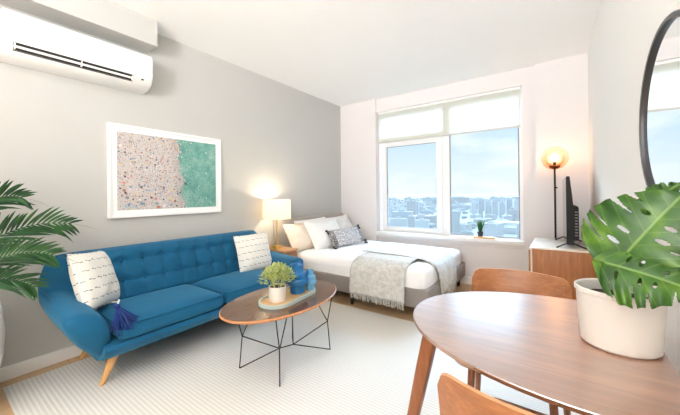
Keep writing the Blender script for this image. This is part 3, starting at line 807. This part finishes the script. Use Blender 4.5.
# ------------------------------------------------------------------ dining table, chairs, monstera
M_dt_top = wood('walnut_tabletop', (160, 106, 74), (126, 80, 54), (2.2, 26, 26), .36, 1)
M_dt_top.node_tree.nodes['Principled BSDF'].inputs['Coat Roughness'].default_value = .25
M_dt_top.node_tree.nodes['Principled BSDF'].inputs['Coat IOR'].default_value = 3.6
M_chair = wood('chair_plywood', (180, 122, 78), (142, 88, 52), (2.4, 34, 34), .38)
M_ply_edge = wood('plywood_edge', (214, 162, 116), (190, 136, 92), (20, 20, 20), .5)
DX, DY, DZ = -.06, 1.044, .012
dt = thing('dining_table', 'walnut dining table with one rounded end against the right wall', 'table', (DX, DY, DZ))
zt = .72-DZ
pts = []
for k in range(41):
    t = PI/2+PI*k/40; pts.append((.05+.452*math.cos(t)-DX, .347*math.sin(t)))
pts = [(.214-DX, .347)]+pts+[(.214-DX, -.347)]
bm = BM(); loft(bm, [[(x, y, zt-.002) for x, y in pts], [(x*.997, y*.996, zt) for x, y in pts]]); loft(bm, [[(x*.955, y*.94, zt-.019) for x, y in pts], [(x, y, zt-.010) for x, y in pts], [(x, y, zt-.002) for x, y in pts]])
obj('tabletop', bm, M_dt_top, dt)
M_dleg = wood('walnut_leg', (158, 98, 60), (120, 70, 40), (26, 26, 2.5), .42)
bm = BM(); prism(bm, [(x*.55+.04, y*.55) for x, y in pts], zt-.055, zt-.0195); obj('apron', bm, M_dleg, dt)
for tx, ty, bx, by in ((-.340, 0, -.492, 0), (.165, -.27, .185, -.29), (.165, .27, .185, .29)):
    bm = BM()
    def sq(cx, cy, z, a): return [(cx+x-DX, cy+y, z) for x, y in rrect(-a, a, -a, a, a*.35, 3)]
    loft(bm, [sq(tx, ty, zt-.0125, .024), sq(tx+(bx-tx)*.3, ty+(by-ty)*.3, zt-.22, .0235), sq(bx, by, 0, .013)]); obj('leg', bm, M_dleg, dt)

def make_chair(label, loc, rz):
    """local: sitter faces +y, back of the chair at y = -.21"""
    t = thing('dining_chair', label, 'chair', loc, 'walnut plywood dining chairs', (0, 0, rz))
    def backpt(u, z, off=0):
        a = u*.60                                     # curved shell, hugging the sitter
        R = .37; x = R*math.sin(a)*.985; y = -.215+R*(1-math.cos(a))-.07*(z-.45)/.3-off
        return Vector((x, y, z))
    bm = BM(); n, m = 28, 12; TH = .011; hw = .205; z0, z1 = .475, .724
    outl = rrect(-1, 1, z0, z1, .001, 1)
    F = {}
    for side_ in (0, 1):
        for i in range(n+1):
            for j in range(m+1):
                u = -1+2*i/n; v = j/m
                au = abs(u)
                # rounded corners: limit z range near the ends
                c = max(0, (au-.80)/.20); cut = .042*(1-math.sqrt(max(0, 1-c*c)))
                zt_ = z1-cut-.006*au; zb_ = z0+cut*.7
                z = zb_+(zt_-zb_)*v
                F[side_, i, j] = bm.verts.new(backpt(u*.97, z, TH*side_))
    for i in range(n):
        for j in range(m):
            bm.faces.new((F[0, i, j], F[0, i+1, j], F[0, i+1, j+1], F[0, i, j+1])); bm.faces.new((F[1, i, j], F[1, i, j+1], F[1, i+1, j+1], F[1, i+1, j]))
    back = obj('backrest', bm, M_chair, t)
    bm = BM()
    loop = [(i, 0) for i in range(n)]+[(n, j) for j in range(m)]+[(i, m) for i in range(n, 0, -1)]+[(0, j) for j in range(m, 0, -1)]
    A = [back.data.vertices[0*(n+1)*(m+1)+i*(m+1)+j].co.copy() for i, j in loop]; B_ = [back.data.vertices[(n+1)*(m+1)+i*(m+1)+j].co.copy() for i, j in loop]
    loft(bm, [A, B_], closed=True, caps=False)
    obj('plywood_edge', bm, M_ply_edge, back, label='pale plywood edge')
    # seat
    bm = BM(); P = rrect(-.20, .20, -.19, .20, .07)
    loft(bm, [[(x, y, .425-.02*(1-(x/.2)**2)*(1-((y)/.2)**2)+.01*(y > .15)) for x, y in P], [(x, y, .438-.02*(1-(x/.2)**2)*(1-(y/.2)**2)) for x, y in P]])
    obj('seat', bm, M_chair, t)
    for sx in (-1, 1):
        bm = BM(); tube(bm, [(sx*.13, .14, .424), (sx*.15, .17, 0)], .014, 10, .010); obj('leg', bm, M_dleg, t)
        bm = BM(); tube(bm, [(sx*.155, -.145, .424), (sx*.19, -.235, 0)], .016, 10, .011); obj('leg', bm, M_dleg, t)
        bm = BM(); tube(bm, [(sx*.12, -.13, .424), (sx*.125, -.20, .45), (sx*.125, backpt(sx*.35, .56).y-.022, .56), (sx*.125, backpt(sx*.35, .62).y-.02, .62)], .009, 8); obj('back_post', bm, M_dleg, t)
    return t
make_chair('walnut plywood dining chair on the far side of the dining table, facing the camera', (-.145, 1.415, .012), PI)
make_chair('walnut plywood dining chair nearest the camera, its curved back turned to the viewer', (-.018, .89, .012), 0)

# monstera
mo = thing('monstera_plant', 'monstera with large glossy split leaves in a white pot on the dining table', 'plant', (.130, 1.05, .72))
bm = BM(); lathe(bm, [(.001, 0), (.074, 0), (.079, .005), (.087, .132), (.0905, .134), (.0905, .144), (.087, .146), (.083, .142), (.075, .03), (.001, .03)], 56)
obj('pot', bm, plain('matte_white_pot', (238, 234, 226), .5, amt=.01), mo)
obj('soil', lathe(BM(), [(.001, .120), (.081, .117), (.080, .095), (.001, .095)], 32), plain('soil_dark', (60, 46, 36), .95), mo)
def monstera_mat():
    m = NT('monstera_leaf'); v = m.coords('Object'); tc = m.add('ShaderNodeTexCoord'); sp = m.add('ShaderNodeSeparateXYZ'); m.link(tc.outputs['Object'], sp.inputs[0])
    ax = m.math('ABSOLUTE', sp.outputs[0])
    rib = m.math('FRACT', m.math('MULTIPLY', m.math('SUBTRACT', sp.outputs[1], m.math('MULTIPLY', ax, .75)), 28))
    rib = m.math('LESS_THAN', m.math('ABSOLUTE', m.math('SUBTRACT', rib, .5)), .05)
    mid = m.math('LESS_THAN', ax, .0028)
    vein = m.math('MAXIMUM', mid, m.math('MULTIPLY', rib, .35))
    f = m.noise(v, 14, 3)
    c = m.ramp(f, [(.33, lin((34, 76, 26))), (.52, lin((66, 112, 36))), (.70, lin((116, 156, 50)))])
    c = m.mix(m.math('MULTIPLY', vein, .6), c, lin((150, 184, 92)))
    m.set(c, .25, 0, .5); m.bump(m.math('ADD', f, m.math('MULTIPLY', vein, -.6)), .25, .003)
    t = m.add('ShaderNodeBsdfTranslucent'); m.link(m.mix(.5, c, lin((170, 210, 60))), t.inputs[0])
    mx = m.add('ShaderNodeMixShader'); mx.inputs[0].default_value = .3
    m.link(m.b.outputs[0], mx.inputs[1]); m.link(t.outputs[0], mx.inputs[2]); m.link(mx.outputs[0], m.out.inputs[0]); return m.m
M_mon = monstera_mat()
def monstera_leaf(L, W, loc, tipdir, normal, curl=.5, cup=.25, seed=0, notches=(.22, .40, .58, .76), fold=.2):
    """heart-shaped blade with deep slits and oval holes; local y runs from the petiole to the tip"""
    rd = random.Random(seed); bm = BM()
    def halfw(t):                         # t -0.2 (lobes) .. 1 (tip)
        q = (t+.2)/1.2
        return W/2*(max(0, math.sin(PI*q**.62))**.62)
    ns, nu = 170, 44
    for side in (-1, 1):
        G = {}
        for i in range(ns+1):
            t = -.2+1.2*i/ns
            for j in range(nu+1):
                u = j/nu
                x = side*u*halfw(t)
                y = L*(t+.20*u*u*(1-max(0, t))*(1 if t > 0 else .8))
                if t < 0: x = side*(abs(x)+abs(t)*W*.10*(1-u)**2)
                z = fold*abs(x)-cup*abs(x)*abs(x)/W*2.2-curl*L*max(0, y/L)**2*.5
                z += .0045*math.sin(t*30+side)*u*u
                G[i, j] = bm.verts.new((x, y, z))
        sh = .03*side
        for i in range(ns):
            for j in range(nu):
                tm = -.2+1.2*(i+.5)/ns; um = (j+.5)/nu; cut = False
                for k, nn in enumerate(notches):
                    c0 = nn+sh*(1 if k % 2 else -1); dep = (.42, .52, .46, .58)[(k+(side > 0)) % 4]
                    if um > dep and abs(tm-c0) < .006+.026*((um-dep)/(1-dep))**1.3: cut = True
                    hc = c0+.075
                    if k < len(notches)-1 and ((tm-hc)/.024)**2+((um-.30)/.12)**2 < 1: cut = True
                if not cut: bm.faces.new((G[i, j], G[i+1, j], G[i+1, j+1], G[i, j+1]))
    bmesh.ops.delete(bm, geom=[v for v in bm.verts if not v.link_faces], context='VERTS')
    bmesh.ops.remove_doubles(bm, verts=bm.verts[:], dist=.0002)
    o = obj('leaf', bm, M_mon, mo)
    y = Vector(tipdir).normalized(); z = Vector(normal); z = (z-y*z.dot(y)).normalized(); x = y.cross(z)
    m = Matrix((x, y, z)).transposed().to_4x4(); m.translation = Vector(loc)-Vector((.130, 1.05, .72))
    o.matrix_local = m
    solidify(o, .0012); return o
LA = Vector((.120, .970, .942))
monstera_leaf(.20, .25, LA, (.48, -.03, .80), (-.30, -.90, .30), .30, .35, 1, (.10, .32, .54, .76))
monstera_leaf(.145, .165, LA+Vector((-.020, -.016, .000)), (.78, -.36, -.12), (-.20, -.72, .66), .30, .35, 2, (.10, .32, .54, .76))
monstera_leaf(.09, .09, (.195, 1.12, 1.065), (.30, -.25, .45), (-.4, -.7, .5), .3, .25, 3, (.2, .5, .76))
bm = BM()
for p in (LA, LA+Vector((-.022, -.014, -.002)), Vector((.195, 1.12, 1.065))):
    b = Vector((.14, 1.06, .83)); tube(bm, [Vector(q)-Vector((.130, 1.05, .72)) for q in (b, b.lerp(p, .5)+Vector((.01, .02, .03)), p)], .0035, 8)
obj('petioles', bm, leafmat('petiole_green', (120, 160, 70), (90, 130, 54)), mo)

# ------------------------------------------------------------------ palm in white floor pot
PX, PY = -2.455, .025
pm = thing('potted_palm', 'areca palm with feathery fronds in a white floor pot beside the sofa', 'plant', (PX, PY, 0))
obj('pot', lathe(BM(), [(.001, 0), (.15, 0), (.172, .01), (.225, .14), (.25, .28), (.256, .40), (.25, .50), (.235, .585), (.225, .60), (.212, .598), (.215, .57), (.2, .5), (.001, .5)], 56), plain('white_glazed_pot', (238, 237, 234), .3, amt=.01), pm)
obj('soil', lathe(BM(), [(.001, .54), (.212, .54), (.205, .51), (.001, .51)], 32), plain('soil_palm', (64, 50, 40), .95), pm)
M_palm = leafmat('palm_green', (48, 98, 50), (22, 60, 34), 12, .4, .15)
def frond(pts, Lmax, wid, seed, lift=.35, n=23, pair=(1, 1)):
    rd = random.Random(seed); bm = BM()
    P = [Vector(p)-Vector((PX, PY, 0)) for p in pts]
    def bez(t):
        a = [p.copy() for p in P]
        while len(a) > 1: a = [x.lerp(y, t) for x, y in zip(a, a[1:])]
        return a[0]
    tube(bm, [bez(i/16) for i in range(17)], .005, 6, .0015)
    for i in range(n):
        t = .28+.72*(i+.5)/n; c = bez(t); d = (bez(min(1, t+.02))-bez(t-.02)).normalized()
        s = d.cross(Vector((0, 0, 1))).normalized(); u = s.cross(d)
        l = Lmax*(math.sin(PI*(.18+.76*(i/n)))**.7)
        for sd in (1, -1):
            w = pair[0] if sd > 0 else pair[1]
            dd = d*.70+u*(sd*.50*w+.10+rd.gauss(0, .06))+s*rd.gauss(.12*sd, .16)
            leaf(bm, c, dd, l*(.85+.3*rd.random()), wid, .16+.12*rd.random(), up=s, n=5, fold=.3)
    leaf(bm, bez(.99), bez(1)-bez(.95), Lmax*.8, wid, .2, n=5)
    return obj('frond', bm, M_palm, pm)
crown = (PX, PY, .72); base = (PX, PY, .53)
frond([base, (PX+.0, PY+.02, .95), (-2.44, .20, 1.17), (-2.42, .345, 1.115)], .17, .0145, 1)
frond([base, (PX+.01, PY+.06, .80), (-2.40, .28, 1.02), (-2.36, .54, .955)], .18, .0145, 2, n=24)
frond([base, (PX+.03, PY+.08, .72), (-2.34, .26, .88), (-2.32, .45, .79)], .17, .0145, 3, n=24)
frond([base, (PX+.03, PY+.08, .66), (-2.36, .25, .76), (-2.35, .38, .62)], .15, .0135, 4)
frond([base, (PX+.1, PY-.02, .95), (-2.25, .02, 1.25), (-2.15, .06, 1.2)], .17, .0145, 6)
frond([base, (PX-.05, PY-.1, .95), (-2.5, -.25, 1.25), (-2.5, -.5, 1.15)], .18, .0145, 7)
frond([base, (PX+.05, PY-.1, .85), (-2.25, -.25, 1.05), (-2.1, -.45, .95)], .18, .0145, 8)
frond([base, (PX-.02, PY+.03, .9), (-2.55, .14, 1.08), (-2.60, .25, 1.07)], .14, .0135, 9)
bm = BM(); rd = random.Random(2)
for i in range(9):
    a = rd.random()*2*PI; tube(bm, [(math.cos(a)*.05, math.sin(a)*.05, .52), (math.cos(a)*.02, math.sin(a)*.02, .72)], .007, 6, .004)
obj('stems', bm, leafmat('palm_stem', (110, 140, 70), (80, 110, 50)), pm)

# ------------------------------------------------------------------ the city below the window
GZ0 = -56
bm = BM(); box(bm, -9000, 9000, 60, 9000, GZ0-2, GZ0)
def city_ground():
    m = NT('city_ground_mix'); v = m.coords('Object'); f = m.noise(m.coords('Object', (1, 1, 1)), .012, 6, .65)
    m.set(m.ramp(f, [(.38, lin((60, 70, 64))), (.5, lin((76, 80, 78))), (.62, lin((94, 94, 92)))]), .95); return m.m
o = obj('ground', bm, city_ground(), smooth=False); struct(o, 'distant ground of the city below')
def bmat(name, c, wc, fz=.32, fx=.28):
    m = NT(name); v = m.coords('Object'); sp = m.add('ShaderNodeSeparateXYZ'); tc = m.add('ShaderNodeTexCoord'); m.link(tc.outputs['Object'], sp.inputs[0])
    g = m.add('ShaderNodeNewGeometry'); sn = m.add('ShaderNodeSeparateXYZ'); m.link(g.outputs['Normal'], sn.inputs[0])
    wallm = m.math('LESS_THAN', m.math('ABSOLUTE', sn.outputs[2]), .5)
    a = m.math('LESS_THAN', m.math('FRACT', m.math('MULTIPLY', sp.outputs[2], fz)), .45)
    b = m.math('LESS_THAN', m.math('FRACT', m.math('MULTIPLY', m.math('ADD', sp.outputs[0], sp.outputs[1]), fx)), .5)
    k = m.math('MULTIPLY', m.math('MULTIPLY', a, b), wallm)
    m.set(m.mix(wallm, lin(tuple(q*.62 for q in c)), m.mix(m.math('MULTIPLY', k, .75), lin(c), lin(wc))), .9); return m.m
BMs = [bmat('pale_concrete', (148, 152, 152), (92, 100, 104)), bmat('beige_block', (138, 136, 132), (88, 92, 94)), bmat('grey_block', (116, 124, 126), (76, 84, 88)), bmat('brick_block', (116, 104, 98), (78, 78, 78))]
def building(x, y, w, d, h, rz, m, label, group='hazy city buildings beyond the window'):
    bm = BM(); box(bm, -w/2, w/2, -d/2, d/2, 0, h)
    box(bm, -w*.2, w*.1, -d*.2, d*.2, h, h+min(4, h*.18)); box(bm, -w/2-.3, w/2+.3, -d/2-.3, d/2+.3, h-.8, h+.5)
    o = obj('building', bm, m, None, (x, y, GZ0), smooth=False); o.rotation_euler.z = rz
    return tag(o, label, 'building', group)
def pol(az, dist): a = math.radians(az); return (math.sin(a)*dist, math.cos(a)*dist)   # azimuth from +y towards +x
rd = random.Random(21)
placed = []
for k in range(7):                                    # row of slab blocks at the right of the view
    x, y = pol(-11.6+k*1.05, 780+14*(k % 3)); placed.append((x, y, 26))
    building(x, y, 9.5, 22, 33+rd.random()*9, .25, BMs[(0, 2, 0, 1)[k % 4]], 'tall pale slab block in the row behind the sill plant, right pane', 'slab blocks in the right pane')
x, y = pol(-6.5, 560); placed.append((x, y, 30)); building(x, y, 44, 26, 9, .1, plain('white_roof', (150, 152, 152), .8), 'long low white-roofed building below the slab blocks', None)
x, y = pol(-20.2, 560); placed.append((x, y, 30)); building(x, y, 42, 30, 17, .5, plain('brown_roof', (104, 90, 84), .9), 'low brown building at the lower right of the left pane', None)
x, y = pol(-23.8, 600); placed.append((x, y, 30)); building(x, y, 38, 24, 22, .3, plain('blue_grey', (92, 102, 112), .9), 'wide blue-grey block in the lower left of the left pane', None)
x, y = pol(-16.9, 900); placed.append((x, y, 16)); building(x, y, 14, 14, 52, .2, BMs[2], 'tall dark tower beside the window mullion', None)
n = 0
while n < 282:
    dist = 440+2900*rd.random()**1.5; az = -29.5+28*rd.random()
    x, y = pol(az, dist); s = 1+dist/1500
    w = (8+14*rd.random())*s; d = (8+10*rd.random())*s
    if any(abs(px-x) < (w+pr0)*.76 and abs(py-y) < (w+pr0)*.76 for px, py, pr0 in placed): continue
    placed.append((x, y, max(w, d))); n += 1
    h = 7+12*rd.random()**2+(22*rd.random() if rd.random() < .22 else 0)
    building(x, y, w, d, h, rd.choice((.25, .25, .25, .1, -.3)), rd.choice(BMs), 'hazy grey city building in the skyline beyond the window panes')
# summer haze over the city
hz = NT('haze'); hz.n.remove(hz.b); vs_ = hz.add('ShaderNodeVolumeScatter'); vs_.inputs['Color'].default_value = (.315, .315, .295, 1); vs_.inputs['Density'].default_value = .0025
hz.link(vs_.outputs[0], hz.out.inputs['Volume'])
o = obj('haze', box(BM(), -420, 330, 75, 355, GZ0+.5, .7), hz.m, smooth=False); o['kind'] = 'stuff'; tag(o, 'pale summer haze lying over the distant city', 'haze')
# tree crowns between the buildings
M_tree = plain('tree_green', (58, 70, 60), .95, nscale=.3, amt=.12)
bm = BM(); q = bmesh.ops.create_icosphere(bm, subdivisions=2, radius=1)
for v in q['verts']: v.co *= 1+.22*noise.noise(v.co*1.7); v.co.z = v.co.z*.8+.75
tree0 = None; n = 0; tries = 0
while n < 110 and tries < 4000:
    tries += 1
    dist = 430+2300*rd.random()**1.7; az = -27.5+24*rd.random(); x, y = pol(az, dist)
    r = (2.6+2.8*rd.random())*(1+dist/1600)
    if any(abs(px-x) < pr0*.62+r*1.5 and abs(py-y) < pr0*.62+r*1.5 for px, py, pr0 in placed): continue
    placed.append((x, y, r*2.4)); n += 1
    if tree0 is None: tree0 = t_ = obj('tree', bm, M_tree)
    else: t_ = tree0.copy(); C.objects.link(t_)
    t_.location = (x, y, GZ0); t_.scale = (r*1.5, r*1.5, r); t_.rotation_euler.z = rd.random()*6
    tag(t_, 'round green tree crown between the distant city buildings', 'tree', 'trees among the distant city buildings')

# ------------------------------------------------------------------ light
w = bpy.data.worlds.new('sky'); S.world = w; w.use_nodes = True
nt_ = w.node_tree; nn = nt_.nodes; nn.clear()
def N(t, **k):
    n_ = nn.new(t)
    for a, v in k.items(): setattr(n_, a, v)
    return n_
def Lk(a, b): nt_.links.new(a, b)
def Mt(op, a, b=None):
    n_ = N('ShaderNodeMath', operation=op)
    for i, v in enumerate((a, b)):
        if v is None: continue
        if isinstance(v, (int, float)): n_.inputs[i].default_value = v
        else: Lk(v, n_.inputs[i])
    return n_.outputs[0]
tc = N('ShaderNodeTexCoord'); sp = N('ShaderNodeSeparateXYZ'); Lk(tc.outputs['Generated'], sp.inputs[0])
rp_ = N('ShaderNodeValToRGB'); cr = rp_.color_ramp
cr.elements[0].position = 0; cr.elements[0].color = lin((228, 236, 242)); cr.elements[1].position = 1; cr.elements[1].color = lin((150, 190, 232))
for p, c in ((.06, (222, 235, 246)), (.16, (200, 224, 246)), (.4, (172, 206, 240))):
    e = cr.elements.new(p); e.color = lin(c)
Lk(sp.outputs[2], rp_.inputs[0])
mp = N('ShaderNodeMapping'); mp.inputs['Scale'].default_value = (1, 1, 3.0); Lk(tc.outputs['Generated'], mp.inputs[0])
nz_ = N('ShaderNodeTexNoise'); nz_.inputs['Scale'].default_value = 3.6; nz_.inputs['Detail'].default_value = 7; Lk(mp.outputs[0], nz_.inputs['Vector'])
cl = N('ShaderNodeValToRGB'); cl.color_ramp.elements[0].position = .50; cl.color_ramp.elements[1].position = .68; Lk(nz_.outputs['Fac'], cl.inputs[0])
mx = N('ShaderNodeMix', data_type='RGBA'); Lk(cl.outputs[0], mx.inputs[0]); Lk(rp_.outputs[0], mx.inputs[6]); mx.inputs[7].default_value = lin((244, 247, 250))
# the sky is far brighter around the veiled sun and behind the building
sunny = Mt('POWER', Mt('MAXIMUM', Mt('MULTIPLY', sp.outputs[1], -1), 0), 1.0)
dt_ = N('ShaderNodeVectorMath', operation='DOT_PRODUCT'); Lk(tc.outputs['Generated'], dt_.inputs[0]); dt_.inputs[1].default_value = Vector((-.28, .62, .73)).normalized()
veil = Mt('POWER', Mt('MAXIMUM', dt_.outputs['Value'], 0), 7.0)          # the sun behind thin cloud, high above the window
lift = Mt('MULTIPLY', Mt('MINIMUM', Mt('MAXIMUM', Mt('SUBTRACT', Mt('MULTIPLY', sp.outputs[2], 5), 1.2), 0), 1), veil)
SKY_BASE, SKY_BACK, SKY_VEIL = 1.08, .8, 50.0
st = Mt('ADD', Mt('ADD', Mt('MULTIPLY', sunny, SKY_BACK), Mt('MULTIPLY', lift, SKY_VEIL)), SKY_BASE)
bg = N('ShaderNodeBackground'); Lk(mx.outputs[2], bg.inputs[0]); Lk(st, bg.inputs[1])
wo = N('ShaderNodeOutputWorld'); Lk(bg.outputs[0], wo.inputs[0])

def lamp(name, typ, loc, energy, col=(1, 1, 1), size=.1, rot=None, size_y=None):
    l = bpy.data.lights.new(name, typ); l.energy = energy; l.color = col
    if typ == 'POINT': l.shadow_soft_size = size
    if typ == 'AREA':
        l.size = size
        if size_y: l.shape = 'RECTANGLE'; l.size_y = size_y
    o = bpy.data.objects.new(name, l); C.objects.link(o); o.location = loc
    if rot: o.rotation_euler = rot
    return o
lamp('table_lamp_light', 'POINT', (-2.575, 2.378, .985), 9, (1, .83, .60), .035)
lamp('floor_lamp_light', 'POINT', (0, 3.80, 1.455), 7, (1, .66, .42), .035)
lamp('fill_light_up', 'AREA', (-.35, -1.6, 1.2), 72, (.985, .99, 1), 1.2, (PI, 0, 0))  # added unseen fill behind the camera, bounced off the ceiling
fill_l = lamp('fill_light_front', 'AREA', (-.04, -2.3, 1.65), 54, (.985, .99, 1), .55, Vector((-.22, .84, .48)).to_track_quat('-Z', 'Y').to_euler())  # added unseen soft fill behind the camera, aimed at the far room

fill_l.data.spread = math.radians(95)
# ------------------------------------------------------------------ camera
cd = bpy.data.cameras.new('camera'); cam = bpy.data.objects.new('camera', cd); C.objects.link(cam); S.camera = cam
f, yaw, v0, hh, pitch, roll = 302.195, .6184, 193.27, 1.1135, .0036, -.011
cd.sensor_fit = 'HORIZONTAL'; cd.sensor_width = 36; cd.lens = f/680*36; cd.clip_start = .02; cd.clip_end = 20000
cd.shift_y = -(207.5-v0)/680
s, c = math.sin(yaw), math.cos(yaw)
Fv = Vector((-s*math.cos(pitch), c*math.cos(pitch), math.sin(pitch))); Rv = Vector((c, s, 0)); Uv = Rv.cross(Fv)
R2 = Rv*math.cos(roll)+Uv*math.sin(roll); U2 = Uv*math.cos(roll)-Rv*math.sin(roll)
m4 = Matrix((R2, U2, -Fv)).transposed().to_4x4(); m4.translation = (0, 0, hh); cam.matrix_world = m4

S.view_settings.view_transform = 'Standard'; S.view_settings.look = 'None'; S.view_settings.gamma = 1; S.view_settings.use_curve_mapping = False
S.view_settings.exposure = 0.17
try:
    S.cycles.use_denoising = True; S.cycles.max_bounces = 10; S.cycles.diffuse_bounces = 6; S.cycles.transparent_max_bounces = 16
    S.cycles.sample_clamp_indirect = 6; S.cycles.caustics_reflective = False; S.cycles.caustics_refractive = False
except Exception: pass
